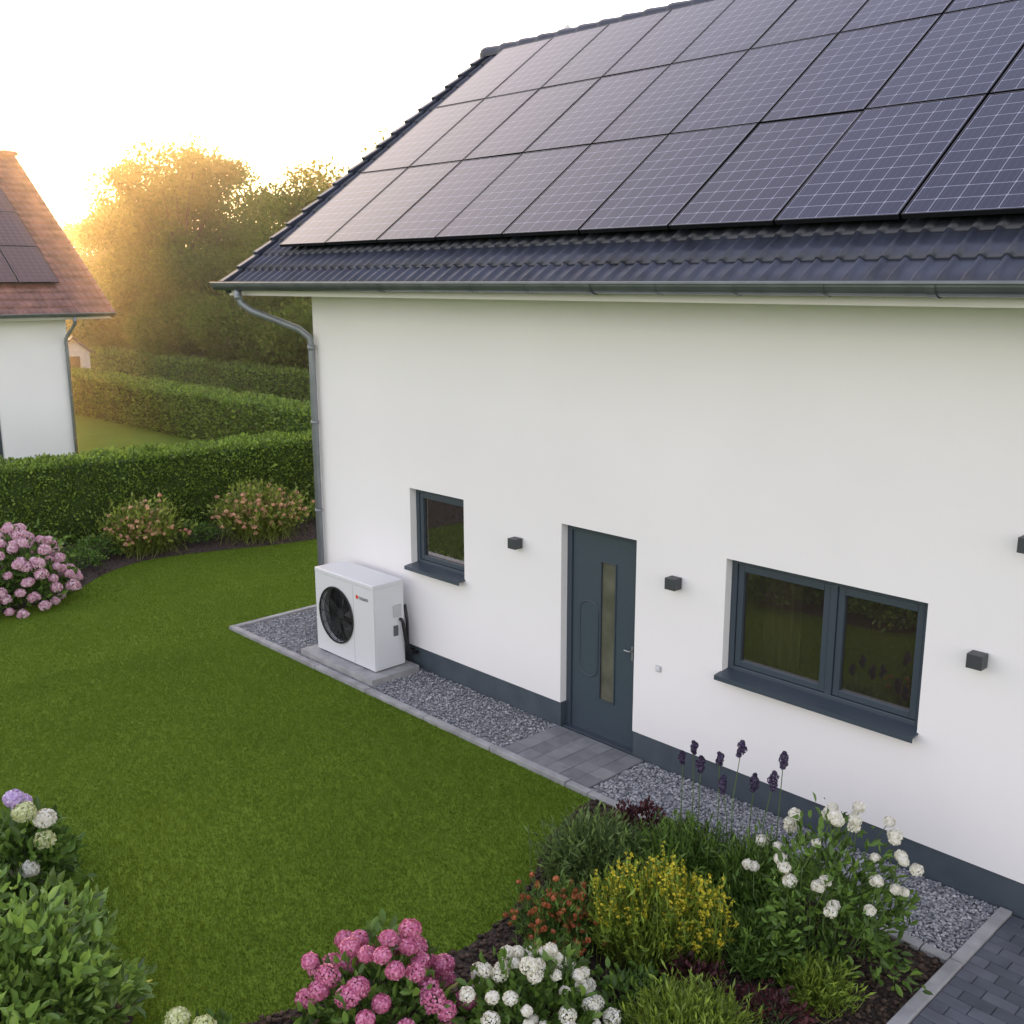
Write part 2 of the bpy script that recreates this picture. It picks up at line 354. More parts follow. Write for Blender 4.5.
def heads(C,rad,nf,fs):
    Vs=[]
    for c,r in zip(C,np.broadcast_to(rad,(len(C),))):
        i=np.arange(nf)+.5; z=1-1.6*i/nf; aa=i*2.399963+rng.uniform(0,6); q=np.sqrt(np.maximum(0,1-z*z))
        d=unit(np.c_[np.cos(aa)*q,np.sin(aa)*q,z]+rng.normal(0,.06,(nf,3)))
        p=c+d*r*rng.uniform(.88,1.06,(len(d),1))*np.array([1,1,.88])
        up=unit(d+rng.normal(0,.28,d.shape)); s=unit(np.cross(up,rng.normal(size=d.shape))); q=np.cross(up,s)
        f=fs*rng.uniform(.75,1.2,(len(d),1))
        Vs.append(np.stack([p+s*f,p+q*f+up*f*.3,p-s*f,p-q*f+up*f*.3],1).reshape(-1,3))
    V=np.concatenate(Vs); return V,np.arange(len(V)).reshape(-1,4)
def bush_pts(n,r,hh,lump=.25,low=.1):
    d=unit(rng.normal(size=(n,3))); d[:,2]=np.abs(d[:,2])
    az_=np.arctan2(d[:,1],d[:,0]); ph=rng.uniform(0,6,3)
    lum=1+lump*(.5*np.sin(3*az_+ph[0])+.5*np.sin(5*az_+4*d[:,2]+ph[1])+.4*np.sin(9*d[:,2]+7*az_+ph[2]))
    f=rng.uniform(.35,1,n)**.5*lum
    P=d*f[:,None]*np.array([r,r,hh-low]); P[:,2]+=low
    return P,d
def leafmat(name,c,trans=.3,k=.5,**kw):
    c=np.array(c); return island_mat(name,[tuple(c*(1-k)),tuple(c),tuple(c*(1+k)),tuple(c*(1+k*1.5)*np.array([1.15,1.05,.9]))],trans=trans,**kw)
M_stem=simple('green_stem',(.09,.15,.035),rough=.7)
Lf_mid=leafmat('leaf_mid',(.085,.155,.028)); Lf_grey=leafmat('leaf_bluegreen',(.11,.17,.05))
Lf_lime=leafmat('leaf_lime',(.15,.22,.03)); Lf_burg=leafmat('leaf_burgundy',(.06,.018,.02)); Lf_laurel=leafmat('leaf_laurel',(.16,.26,.055),rough=.35,spec=.5,trans=.3)
Lf_rose=leafmat('leaf_rose',(.17,.22,.04))
Pt_pink=island_mat('petal_pink',[(.50,.11,.22),(.68,.21,.36),(.78,.36,.50)],trans=.3); Pt_white=island_mat('petal_white',[(.70,.68,.52),(.83,.81,.70),(.88,.87,.80)],trans=.3)
Pt_lil=island_mat('petal_lilac',[(.50,.34,.62),(.65,.50,.74),(.80,.70,.84)],trans=.3); Pt_lime=island_mat('petal_lime',[(.50,.55,.22),(.65,.69,.36),(.75,.77,.50)],trans=.3)
Pt_pale=island_mat('petal_palepink',[(.60,.30,.40),(.72,.46,.55),(.80,.62,.66)],trans=.3); Pt_peach=island_mat('petal_peach',[(.66,.28,.24),(.76,.44,.30),(.78,.60,.28)],trans=.3)
Pt_yel=island_mat('petal_yellow',[(.55,.46,.03),(.74,.62,.05),(.56,.54,.04)],trans=.3); Pt_or=island_mat('petal_orange',[(.45,.12,.04),(.55,.19,.07),(.36,.08,.04)],trans=.25)
Pt_purple=island_mat('petal_dark_purple',[(.018,.012,.035),(.04,.025,.07),(.07,.05,.10)])
def T(x,y,z=0): return Matrix.Translation((x,y,z))
def flowering_bush(name,label,cat,x,y,r,hh,nleaf,lsize,lmat,head_specs=(),lump=.25,lowz=.08,group=None,wr=.5):
    th=thing(name,label,cat,T(x,y),group)
    P,d=bush_pts(nleaf,r,hh,lump,lowz)
    D=d+rng.normal(0,.7,d.shape)+np.array([0,0,.35])
    V,F_=leaves6(P,D,lsize*rng.uniform(.6,1.25,len(P)),wr=wr)
    add('foliage',np_mesh('foliage',V,F_),lmat,th)
    nb=26; Pb,_=bush_pts(nb,r*.85,hh*.85,lump,lowz); A=np.c_[rng.normal(0,.08,(nb,2)),np.zeros(nb)]
    V,F_=stemset(A,Pb,.006)
    allh=[]
    for (pts,rad,nf,fs,pm) in head_specs:
        pts=np.array(pts,float); V2,F2=heads(pts,rad,nf,fs); add('blossom',np_mesh('blossom',V2,F2),pm,th); allh.append(pts)
    if allh:
        H=np.concatenate(allh); A2=np.c_[H[:,:2]*.25,np.full(len(H),.05)]
        s2=stemset(A2,H,.005); V,F_=npjoin([(V,F_),s2])
    add('stem',np_mesh('stem',V,F_),M_stem,th)
    return th
def dome(n,r,hh,zmin=.35,f=1.02,jit=.03):
    i=np.arange(n)+.5; z=zmin+(1-zmin)*i/n; a=i*2.399963+rng.uniform(0,6); q=np.sqrt(1-z*z)
    P=np.c_[np.cos(a)*q*r,np.sin(a)*q*r,z*hh]*f; return P+rng.normal(0,jit,P.shape)
flowering_bush('hydrangea_bush','pink hydrangea bush with round flower heads in the bed','hydrangea',6.50,-4.0,.48,.60,1500,.085,Lf_mid,[(dome(56,.50,.68,.2,jit=.035),rng.uniform(.046,.072,56),230,.0105,Pt_pink)])
flowering_bush('hydrangea_bush','white hydrangea bush with many small creamy heads','hydrangea',7.10,-3.36,.42,.56,1400,.075,Lf_mid,[(dome(74,.43,.60,.18,jit=.04),rng.uniform(.028,.052,74),130,.0095,Pt_white)])
wh=np.array([(-.42,.25,.78),(-.30,-.15,.70),(-.55,-.2,.58),(-.15,.3,.98),(.0,.35,.95),(.05,.0,1.06),(.12,.12,1.0),(.35,.3,.92),(.45,.2,.88),(.38,.0,.75),(.5,.05,.72),(.1,-.2,.72),(-.1,-.35,.70),(.2,-.25,.60),(-.35,.1,.93),(-.45,.05,.66),(-.62,.1,.62),(.25,.4,.98),(-.22,.35,.88),(.30,.12,.84),(.55,.25,.80),(-.05,-.1,.9),(-.5,.3,.7),(.42,-.15,.62)])
wh=np.concatenate([wh,wh[:14]+rng.normal(0,.035,(14,3))])*np.array([.88,.9,.96])
flowering_bush('phlox_plant','tall white flowering perennial beside the gravel strip','flowering plant',7.84,-1.38,.47,.84,2000,.075,Lf_mid,[(wh,rng.uniform(.026,.046,len(wh)),110,.0105,Pt_white)],lump=.38,wr=.42)
def spiky(name,label,cat,x,y,r,hh,n,wdt,lmat,tip=None,ntip=0,tipsz=.012,tr=.012,tn=9,lw=.2,ll=1.0,tf=.28):
    th=thing(name,label,cat,T(x,y))
    A=np.c_[rng.normal(0,r*.35,(n,2)),np.zeros(n)]; d=rng.normal(0,1,(n,2)); d=unit(d)*rng.uniform(0,1,(n,1))**.6*r
    B=np.c_[A[:,:2]*.4+d,hh*rng.uniform(.5,1,n)*(1-.35*(np.linalg.norm(d,axis=1)/r)**2)]
    V1,F1=stemset(A,B,wdt,bend=.08)
    k=6; Cs=[];Ds=[]
    for i in range(k):
        t_=rng.uniform(.3,1,n)[:,None]; Cs.append(A*(1-t_)+B*t_); Ds.append((B-A)*.8+rng.normal(0,.3,(n,3))*np.linalg.norm(B-A,axis=1)[:,None])
    V2,F2=leaves(np.concatenate(Cs),np.concatenate(Ds),rng.uniform(.03,.08,n*k)*ll,wr=lw)
    V,F_=npjoin([(V1,F1),(V2,F2)]); add('foliage',np_mesh('foliage',V,F_),lmat,th)
    if tip:
        idx=rng.integers(0,n,ntip); f=rng.uniform(0,tf,(ntip,1)); P=B[idx]*(1-f)+A[idx]*f+rng.normal(0,.006,(ntip,3))
        V,F_=heads(P,tr*rng.uniform(.7,1.2,ntip),tn,tipsz); add('blossom',np_mesh('blossom',V,F_),tip,th)
    return th
spiky('goldenrod_plant','yellow flowering feathery perennial in the bed','flowering plant',7.02,-2.22,.40,.66,560,.003,Lf_lime,ll=1.2)
for (gx_,gy_,gh,gr) in [(6.90,-2.30,.80,.22),(7.15,-2.15,.86,.22),(7.36,-2.02,.72,.22),(7.05,-2.0,.76,.2)]:
    spiky('goldenrod_plant','upright yellow flower spikes of a feathery perennial','flowering plant',gx_,gy_,gr,gh,85,.0035,Lf_lime,Pt_yel,420,.0065,.008,6,tf=.25)
spiky('helenium_plant','low perennial with small rusty orange flowers','flowering plant',6.52,-2.50,.36,.46,360,.003,Lf_mid,Pt_or,150,.011,.016,16)
spiky('helenium_plant','low perennial with small rusty orange flowers','flowering plant',6.80,-2.85,.25,.34,220,.003,Lf_mid,Pt_or,60,.010,.014,14)
spiky('ornamental_grass','soft mound of blue green feathery foliage','garden plant',6.18,-1.78,.42,.52,1000,.003,Lf_grey,ll=1.2)
spiky('ornamental_grass','soft mound of green feathery foliage','garden plant',6.75,-1.45,.38,.62,700,.003,Lf_mid,ll=1.2)
spiky('ornamental_grass','soft mound of green feathery foliage','garden plant',7.28,-1.35,.34,.68,600,.003,Lf_mid,ll=1.2)
spiky('ornamental_grass','soft mound of green feathery foliage','garden plant',7.62,-1.75,.30,.42,440,.003,Lf_mid)
spiky('ornamental_grass','soft mound of pale green feathery foliage','garden plant',8.05,-1.80,.24,.30,260,.003,Lf_lime)
flowering_bush('heuchera_plant','low burgundy leaved plant by the gravel','garden plant',6.05,-1.12,.32,.26,700,.05,Lf_burg)
flowering_bush('heuchera_plant','low burgundy leaved plant by the gravel','garden plant',6.42,-1.06,.22,.24,450,.05,Lf_burg)
flowering_bush('heuchera_plant','dark red leaved plant on bark mulch','garden plant',8.0,-2.25,.27,.24,520,.045,Lf_burg)
flowering_bush('heuchera_plant','dark red leaved plant on bark mulch','garden plant',7.50,-2.35,.24,.24,450,.05,Lf_burg)
spiky('boxwood_bush','small light green rounded feathery shrub on bark mulch','shrub',7.80,-2.80,.40,.46,1000,.003,Lf_lime)
flowering_bush('perennial_plant','low leafy green plant between the flowers','garden plant',7.35,-2.72,.28,.25,500,.06,Lf_mid)
for i,(ax,ay,az_) in enumerate([(6.50,-1.16,.90),(6.59,-1.15,1.01),(6.68,-1.18,.92),(6.80,-1.12,.98),(7.0,-1.15,1.14),(7.06,-1.05,.86),(7.34,-1.15,1.17),(7.30,-1.2,1.02),(6.9,-1.22,.85)]):
    th=thing('allium','dark purple ornamental onion flower on a tall stem','flower',T(ax,ay),group='tall dark purple alliums in the bed')
    k=rng.uniform(.75,1.1); C=np.array([(rng.normal(0,.006),rng.normal(0,.006),az_+q*.028*k) for q in range(-2,3)]); V,F_=heads(C,np.array([.018,.026,.032,.028,.014])*k,55,.009); add('flower_head',np_mesh('flower_head',V,F_),Pt_purple,th)
    V,F_=stemset([(rng.normal(0,.02),0,0)],[(0,0,az_)],.0055,.03); add('stem',np_mesh('stem',V,F_),M_stem,th)
flowering_bush('hydrangea_bush','hydrangea bush with lilac, white and lime green heads','hydrangea',3.46,-4.98,.44,.60,1400,.10,Lf_mid,
 [(np.array([(.06,.02,.84),(-.25,-.2,.78),(-.12,.12,.70)]),rng.uniform(.06,.085,3),260,.0135,Pt_lil),(np.array([(.20,.17,.68),(.30,.0,.40),(-.2,.15,.58),(-.1,-.1,.84)]),rng.uniform(.06,.085,4),250,.0135,Pt_white),(np.array([(.27,.13,.56),(0,-.3,.6),(.15,.05,.76)]),rng.uniform(.06,.08,3),230,.013,Pt_lime)])
flowering_bush('laurel_bush','fresh green laurel shrub with pale edged leaves','shrub',5.02,-5.58,.70,.90,4200,.105,Lf_laurel,lump=.22,wr=.42)
flowering_bush('laurel_bush','fresh green laurel shrub with pale edged leaves','shrub',4.05,-5.80,.55,.70,2400,.105,Lf_laurel,lump=.25,wr=.42)
flowering_bush('hydrangea_bush','low hydrangea with creamy green flower heads','hydrangea',6.02,-4.98,.30,.36,500,.08,Lf_mid,[(np.array([(-.1,.03,.42),(.06,.1,.42),(.2,-.1,.40),(.0,-.2,.42)]),.065,200,.012,Pt_lime)])
flowering_bush('hydrangea_bush','large pale pink hydrangea bush by the lawn','hydrangea',-4.30,-2.50,.90,.92,2600,.10,Lf_mid,[(dome(150,.92,.96,.06,jit=.05),rng.uniform(.045,.095,150),90,.019,Pt_pale)])
spiky('rose_bush','bushy shrub with peach and yellow flowers before the hedge','shrub',-5.55,.15,.70,.98,460,.004,Lf_rose,Pt_peach,170,.018,.030,16,lw=.45,ll=1.5,tf=.5)
spiky('rose_bush','bushy shrub with peach and pink flowers before the hedge','shrub',-5.15,2.1,.88,1.0,620,.004,Lf_rose,Pt_peach,270,.018,.032,16,lw=.45,ll=1.5,tf=.5)
for (bx,by) in [(-5.2,-1.1),(-5.7,-.6),(-5.5,1.05),(-5.3,3.6),(-4.9,-1.7)]:
    flowering_bush('ground_cover_plant','low green plant in the far flower bed','garden plant',bx,by,.40,.34,700,.06,Lf_mid)
# ---------------------------------------------------------------- hedges
def hedge(label,x0,x1,y0,y1,hh,dens,ls,M=None):
    th=thing('hedge',label,'hedge',M if M is not None else T(0,0))
    V,F_=boxes([(x0+.09,x1-.09,y0+.09,y1-.09,0,hh-.09)])
    add('branches',py_mesh('branches',V,F_),M_core,th)
    faces=[('x',x1),('x',x0),('y',y0),('y',y1),('z',hh)]; C=[];D=[]
    for ax,val in faces:
        if ax=='x': n=int((y1-y0)*hh*dens); P=np.c_[np.full(n,val),rng.uniform(y0,y1,n),rng.uniform(0,hh,n)]; nn=np.array([1 if val==x1 else -1,0,0])
        elif ax=='y': n=int((x1-x0)*hh*dens); P=np.c_[rng.uniform(x0,x1,n),np.full(n,val),rng.uniform(0,hh,n)]; nn=np.array([0,1 if val==y1 else -1,0])
        else: n=int((x1-x0)*(y1-y0)*dens*1.3); P=np.c_[rng.uniform(x0,x1,n),rng.uniform(y0,y1,n),np.full(n,val)]; nn=np.array([0,0,1])
        ph=P[:,0]*2.1+P[:,1]*2.7+P[:,2]*3.3
        o=.020*np.sin(ph)+.018*np.sin(2.7*ph+P[:,2]*5)+rng.uniform(-.10,.02,n)
        P=P+nn*o[:,None]; C.append(P); D.append(nn*.8+rng.normal(0,.6,(n,3))+np.array([0,0,.4]))
    C=np.concatenate(C);D=np.concatenate(D)
    V,F_=leaves(C,D,ls*rng.uniform(.6,1.3,len(C)),wr=.6); add('foliage',np_mesh('foliage',V,F_),M_hedge,th)
    return th
M_core=simple('hedge_core',(.045,.075,.016),rough=1,noise=.4,nscale=10)
M_hedge=leafmat('hedge_leaf',(.145,.225,.038),trans=.35,k=.5,patch=.18,pscale=1.2)
hedge('clipped green hedge behind the far flower bed',-.95,0,-8,9,1.42,1100,.064,T(-6.53,1.15)@Matrix.Rotation(RAD(-7.7),4,'Z'))
hedge('long clipped hedge across the neighbouring lawn',-31,-8.2,6.6,7.7,1.32,380,.10)
hedge('farther clipped hedge before the trees',-44,-12,12.0,13.1,1.35,220,.13)
# ---------------------------------------------------------------- trees
def tree_meshes(seed,hh,cr,nclump,nleaf,ls,zc=.55,zr=.40):
    r_=np.random.default_rng(seed)
    parts=[]; parts.append(tube_arrays([(0,0,-.05),(.05,0,hh*.2),(0,.08,hh*.45),(.05,0,hh*.8)],[.2*hh/10,.15*hh/10,.1*hh/10,.03],8))
    cl=[]
    for i in range(nclump):
        d=r_.normal(size=3); d/=np.linalg.norm(d); f=r_.uniform(.3,1.08)**.6
        c=np.array([d[0]*cr*f,d[1]*cr*f,hh*zc+d[2]*hh*zr*f]); cl.append(c)
    for c in cl[::3]:
        z0=max(hh*.15,c[2]*.55); parts.append(tube_arrays([(0,0,z0),tuple(np.array([c[0]*.5,c[1]*.5,(z0+c[2])/2])),tuple(c)],[.06,.04,.015],5))
    V,F_=join(parts); trunk=py_mesh('trunk',V,F_,True)
    C=[];D=[]
    for c in cl:
        rr=r_.uniform(.45,1.0)*cr*.34; d=r_.normal(size=(nleaf,3)); d/=np.linalg.norm(d,axis=1)[:,None]
        p=c+d*rr*(r_.uniform(.05,1.15,(nleaf,1))**.55)*np.array([1,1,.75]); C.append(p); D.append(d+r_.normal(0,.6,d.shape))
    C=np.concatenate(C);D=np.concatenate(D)
    V,F_=leaves(C,D,ls*r_.uniform(.6,1.3,len(C)),wr=.55)
    return trunk,np_mesh('crown',V,F_)
M_tree=island_mat('tree_leaf',[(.09,.14,.018),(.12,.18,.025),(.15,.21,.03),(.21,.24,.04)],trans=.5,patch=.3,pscale=.5,rough=.7,spec=.2)
TM=[tree_meshes(11,10,3.3,70,360,.18),tree_meshes(12,10,2.8,64,340,.17),tree_meshes(13,10,4.0,80,350,.19),tree_meshes(14,10,3.0,50,300,.18),tree_meshes(15,10,5.6,76,280,.32,.42,.44)]
for tr,cr_ in TM: tr.materials.append(M_bark); cr_.materials.append(M_tree)
trees=[(-34,15.4,11.1,0),(-37.5,18,10.4,2),(-30.5,19.5,8.6,1),(-26.5,17.5,8.6,2),(-22.5,16.5,9.2,0),(-24,20,10.0,3),(-19.5,17.5,9.2,2),(-20,23,9.4,1),(-42,17.5,9.2,3),(-48,20,9.2,0),(-57,22,9.2,2),(-36,22,9.0,3),(-14,20,7,0),(-34.5,27,10.5,1),(-17,21,8,2),
 (-30,15.3,6.2,4),(-38.5,15.5,5.6,4),(-45,16,5.2,4),(-25,14.8,5.2,4),(-20.5,15,5.6,4),(-34.5,16.8,6,4),(-50,17,5,4),(-57,19,5.5,4),(-16,15.4,5,4),(-64,21,6.5,4)]
for i,(x,y,hh,k) in enumerate(trees):
    th=thing('tree','leafy deciduous tree behind the hedges' if hh>7 else 'low bushy tree behind the hedges','tree',T(x,y)@Matrix.Rotation(i*1.3,4,'Z')@Matrix.Scale(hh/10,4),group='trees behind the hedges')
    for nm,me in zip(('trunk','crown'),TM[k]):
        ob=bpy.data.objects.new(nm,me); col.objects.link(ob); ob.parent=th
C=[];D=[]
for i in range(150):
    x=rng.uniform(-190,-110); y=rng.uniform(-30,110); c=np.array([x,y,rng.uniform(1,7)]); d=unit(rng.normal(size=(120,3))); C.append(c+d*rng.uniform(2,4)*rng.uniform(.3,1,(120,1))); D.append(d)
V,F_=leaves(np.concatenate(C),np.concatenate(D),.9,wr=.7); V[:,2]=np.maximum(V[:,2],0); add('distant_wood',np_mesh('distant_wood',V,F_),M_tree,kind='stuff')
# ---------------------------------------------------------------- houses
TW,CL=.160,.30
def wave(p):
    p=p%1.0
    return np.where(p<.34,.030*np.sin(np.pi*np.clip(p/.34,0,1)),0)
def tiles(x0,x1,slope_len,tw=TW,cl=CL):
    nx=int(round((x1-x0)/tw*14)); xs=np.linspace(x0,x1,nx+1); hw=np.nan_to_num(wave(np.maximum(0,(xs-x0)/tw))); nc=int(math.ceil(slope_len/cl)); V=[];Fs=[];o=0
    for j in range(nc):
        s0=j*cl-.035; s1=min((j+1)*cl+.01,slope_len)
        jit=rng.normal(0,.0018,nx//14+2)[np.minimum((np.arange(nx+1)//14),nx//14)]
        rows=[(s0+.004,hw+.006),(s0,hw+.026+jit),((s0+s1)/2,hw+.018+jit),(s1,hw+.008)]
        for s,hh in rows: V.append(np.c_[xs,np.full(nx+1,s),hh])
        for r_ in range(3):
            a=o+r_*(nx+1)+np.arange(nx); Fs.append(np.c_[a,a+1,a+nx+2,a+nx+1])
        o+=4*(nx+1)
    return np.concatenate(V),np.concatenate(Fs)
def build_house(name,label,M,x0,x1,depth,zeave,ye,ang,slope_len,ohl,ohr,holes,mats,wall_top,pipe,plinth=True):
    th=thing(name,label,'house',M); mt_wall,mt_plinth,mt_tile=mats
    pz=.28 if plinth else 0
    xs=sorted({x0,x1}|{h_[0] for h_ in holes}|{h_[1] for h_ in holes}); zs=sorted({pz,wall_top}|{h_[2] for h_ in holes if h_[2]>pz}|{h_[3] for h_ in holes})
    V=[];F_=[]
    def quad(a,b,c,d): o=len(V); V.extend([a,b,c,d]); F_.append((o,o+1,o+2,o+3))
    for i in range(len(xs)-1):
        for j in range(len(zs)-1):
            xm=(xs[i]+xs[i+1])/2; zm=(zs[j]+zs[j+1])/2
            if any(h_[0]<xm<h_[1] and h_[2]<zm<h_[3] for h_ in holes): continue
            quad((xs[i],0,zs[j]),(xs[i+1],0,zs[j]),(xs[i+1],0,zs[j+1]),(xs[i],0,zs[j+1]))
    for (a,b,c,d) in holes:
        t_=.3; c2=max(c,pz); quad((a,0,c2),(a,0,d),(a,t_,d),(a,t_,c2)); quad((b,0,c2),(b,t_,c2),(b,t_,d),(b,0,d)); quad((a,0,d),(b,0,d),(b,t_,d),(a,t_,d))
        if c>=pz: quad((a,0,c),(a,t_,c),(b,t_,c),(b,0,c))
    zr=zeave+(depth/2-ye)*math.tan(ang)-.1
    for xx in (x0,x1):
        o=len(V); V.extend([(xx,0,pz),(xx,depth,pz),(xx,depth,wall_top),(xx,depth/2,zr),(xx,0,wall_top)]); F_.append((o,o+1,o+2,o+3,o+4) if xx==x1 else (o,o+4,o+3,o+2,o+1))
    quad((x0,depth,pz),(x0,depth,wall_top),(x1,depth,wall_top),(x1,depth,pz))
    add('wall',py_mesh('wall',V,F_),mt_wall,th)
    if plinth:
        dr=[h_ for h_ in holes if h_[2]<pz]; segs=[];xx=x0+.012
        for h_ in sorted(dr): segs.append((xx,h_[0]-.003)); xx=h_[1]+.003
        segs.append((xx,x1-.012))
        bs=[(a,b,.012,.3,-.05,pz-.002) for a,b in segs]+[(x0+.012,x0+.3,.303,depth-.012,-.05,pz-.002),(x1-.3,x1-.012,.303,depth-.012,-.05,pz-.002)]
        box_obj('plinth',bs,mt_plinth,th)
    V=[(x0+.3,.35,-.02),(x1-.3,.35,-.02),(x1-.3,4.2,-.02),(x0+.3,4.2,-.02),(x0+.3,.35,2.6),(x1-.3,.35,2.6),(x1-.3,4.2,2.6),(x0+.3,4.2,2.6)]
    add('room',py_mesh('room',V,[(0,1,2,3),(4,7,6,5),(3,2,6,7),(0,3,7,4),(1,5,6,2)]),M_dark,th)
    V,Ft=tiles(x0-ohl,x1+ohr,slope_len)
    c_,s_=math.cos(ang),math.sin(ang)
    def slope(V): return np.c_[V[:,0],ye+V[:,1]*c_-V[:,2]*s_,zeave+V[:,1]*s_+V[:,2]*c_]
    add('roof',np_mesh('roof',slope(V),Ft,True),mt_tile,th)
    yr=ye+slope_len*c_; zrr=zeave+slope_len*s_
    V2=slope(V); V2[:,1]=2*yr-V2[:,1]
    add('back_roof_slope',np_mesh('back_roof_slope',V2,Ft[:,::-1],True),mt_tile,th)
    a,b=x0-ohl+.03,x1+ohr-.03; V=[];F_=[]
    prof=[(ye+.05,zeave-.02),(yr,zrr-.02),(2*yr-ye-.05,zeave-.02),(2*yr-ye-.05,zeave-.09),(yr,zrr-.16),(ye+.05,zeave-.09)]
    for xx in (a,b):
        for (y_,z_) in prof: V.append((xx,y_,z_))
    for i in range(6): F_.append((i,(i+1)%6,6+(i+1)%6,6+i))
    F_+= [(0,5,4,1),(1,4,3,2),(6,7,10,11),(7,8,9,10)]
    add('roof_boarding',py_mesh('roof_boarding',V,F_),M_fascia,th)
    for side,xx in ((0,x0-ohl-.04),(1,x1+ohr-.06)):
        parts=[]
        for j in range(int(slope_len/CL)+1):
            v,f=boxes([(xx,xx+.11,j*CL-.045,min((j+1)*CL+.01,slope_len),-.10,.085)]); v=np.array(v); top=(v[:,2]>0)&(v[:,1]>j*CL+.1); v[top,2]-=.04
            parts.append((slope(v),f))
        Vv,Fv=join(parts); add('verge_tiles',py_mesh('verge_tiles',Vv,Fv),mt_tile,th,bevel=.010)
    parts=[];xx=x0-ohl-.06
    while xx<x1+ohr:
        n=9;V=[];F_=[]
        for (xa,rr) in ((xx,.125),(xx+.06,.13),(xx+.4,.108)):
            for k in range(n):
                t_=math.pi*k/(n-1)*1.15-.23; V.append((xa,yr-math.cos(t_)*rr,zrr+.0+math.sin(t_)*rr))
        for q in range(2):
            for k in range(n-1): F_.append((q*n+k,q*n+k+1,(q+1)*n+k+1,(q+1)*n+k))
        F_.append(tuple(range(n)))
        parts.append((V,F_)); xx+=.37
    Vv,Fv=join(parts); add('ridge_tiles',py_mesh('ridge_tiles',Vv,Fv),mt_tile,th)
    gy=ye-.085; gz=zeave+.02; rr=.085; V=[];F_=[];n=12; ga,gb=x0-ohl-.08,x1+ohr+.03
    prof=[(gy+math.cos(math.pi*k/(n-1)+math.pi)*rr,gz+math.sin(math.pi*k/(n-1)+math.pi)*rr) for k in range(n)]
    prof=[(gy-rr-.004,gz+.014),(gy-rr-.016,gz+.010),(gy-rr-.016,gz-.004),(gy-rr-.004,gz-.010)]+prof+[(gy+rr-.004,gz+.01)]+[(gy+math.cos(math.pi*k/(n-1)+math.pi)*(rr-.006),gz+math.sin(math.pi*k/(n-1)+math.pi)*(rr-.006)+.001) for k in range(n)][::-1]
    m_=len(prof)
    for xx in (ga,gb):
        for (y_,z_) in prof: V.append((xx,y_,z_))
    for i in range(m_): F_.append((i,(i+1)%m_,m_+(i+1)%m_,m_+i))
    for base in (0,m_): F_.append(tuple(base+4+k for k in range(n)))
    parts=[(V,F_)]
    xx=ga+.5; k=0
    while xx<gb:
        Vb=[];Fb=[]
        wd_=.014 if k%4 else .06
        for xa in (xx,xx+wd_):
            for q in range(n): t_=math.pi*q/(n-1)+math.pi; Vb.append((xa,gy+math.cos(t_)*(rr+.007),gz+math.sin(t_)*(rr+.007)))
        for q in range(n-1): Fb.append((q,q+1,n+q+1,n+q))
        parts.append((Vb,Fb)); xx+=.7; k+=1
    Vv,Fv=join(parts); add('gutter',py_mesh('gutter',Vv,Fv,False),M_zinc,th)
    box_obj('fascia',[(x0-ohl+.02,x1+ohr-.02,ye+.02,ye+.048,zeave-.125,zeave-.0)],M_fascia,th)
    box_obj('soffit',[(x0-ohl+.02,x1+ohr-.02,ye+.05,-.002,zeave-.12,zeave-.095)],M_fascia,th)
    Vp,Fp=tube_arrays(pipe,.042,12); pr=[(Vp,Fp)]
    top=pipe[-2]
    for zc in np.arange(.5,pipe[-2][2],1.1):
        pr.append(tube_arrays([(top[0],top[1],zc),(top[0],top[1],zc+.035)],.049,12))
    for q in (pipe[1],pipe[-2]): pr.append(tube_arrays([(q[0],q[1],q[2]-.03),(q[0],q[1],q[2]+.03)],.048,12))
    Vv,Fv=join(pr); add('downpipe',py_mesh('downpipe',Vv,Fv,True),M_zinc2,th)
    return th
EA=RAD(36.04); YE=-.6; ZE=4.36
dh=(4.14,5.07,.0,2.12); bw=(6.03,7.75,1.13,2.137); sw=(1.80,2.714,1.25,2.139)
I4=Matrix.Identity(4)
pipe=[(-.52,-.685,4.33),(-.52,-.685,4.22),(-.50,-.66,4.14),(-.42,-.58,4.06),(-.05,-.17,3.84),(.04,-.08,3.74),(.055,-.068,3.62),(.055,-.068,.05)]
H=build_house('house','white rendered house with dark tiled roof and solar panels',I4,0,13.5,8.9,ZE,YE,EA,5.42,.93,.6,[dh,bw,sw],(M_wall,M_plinth,M_tile),4.3,pipe)
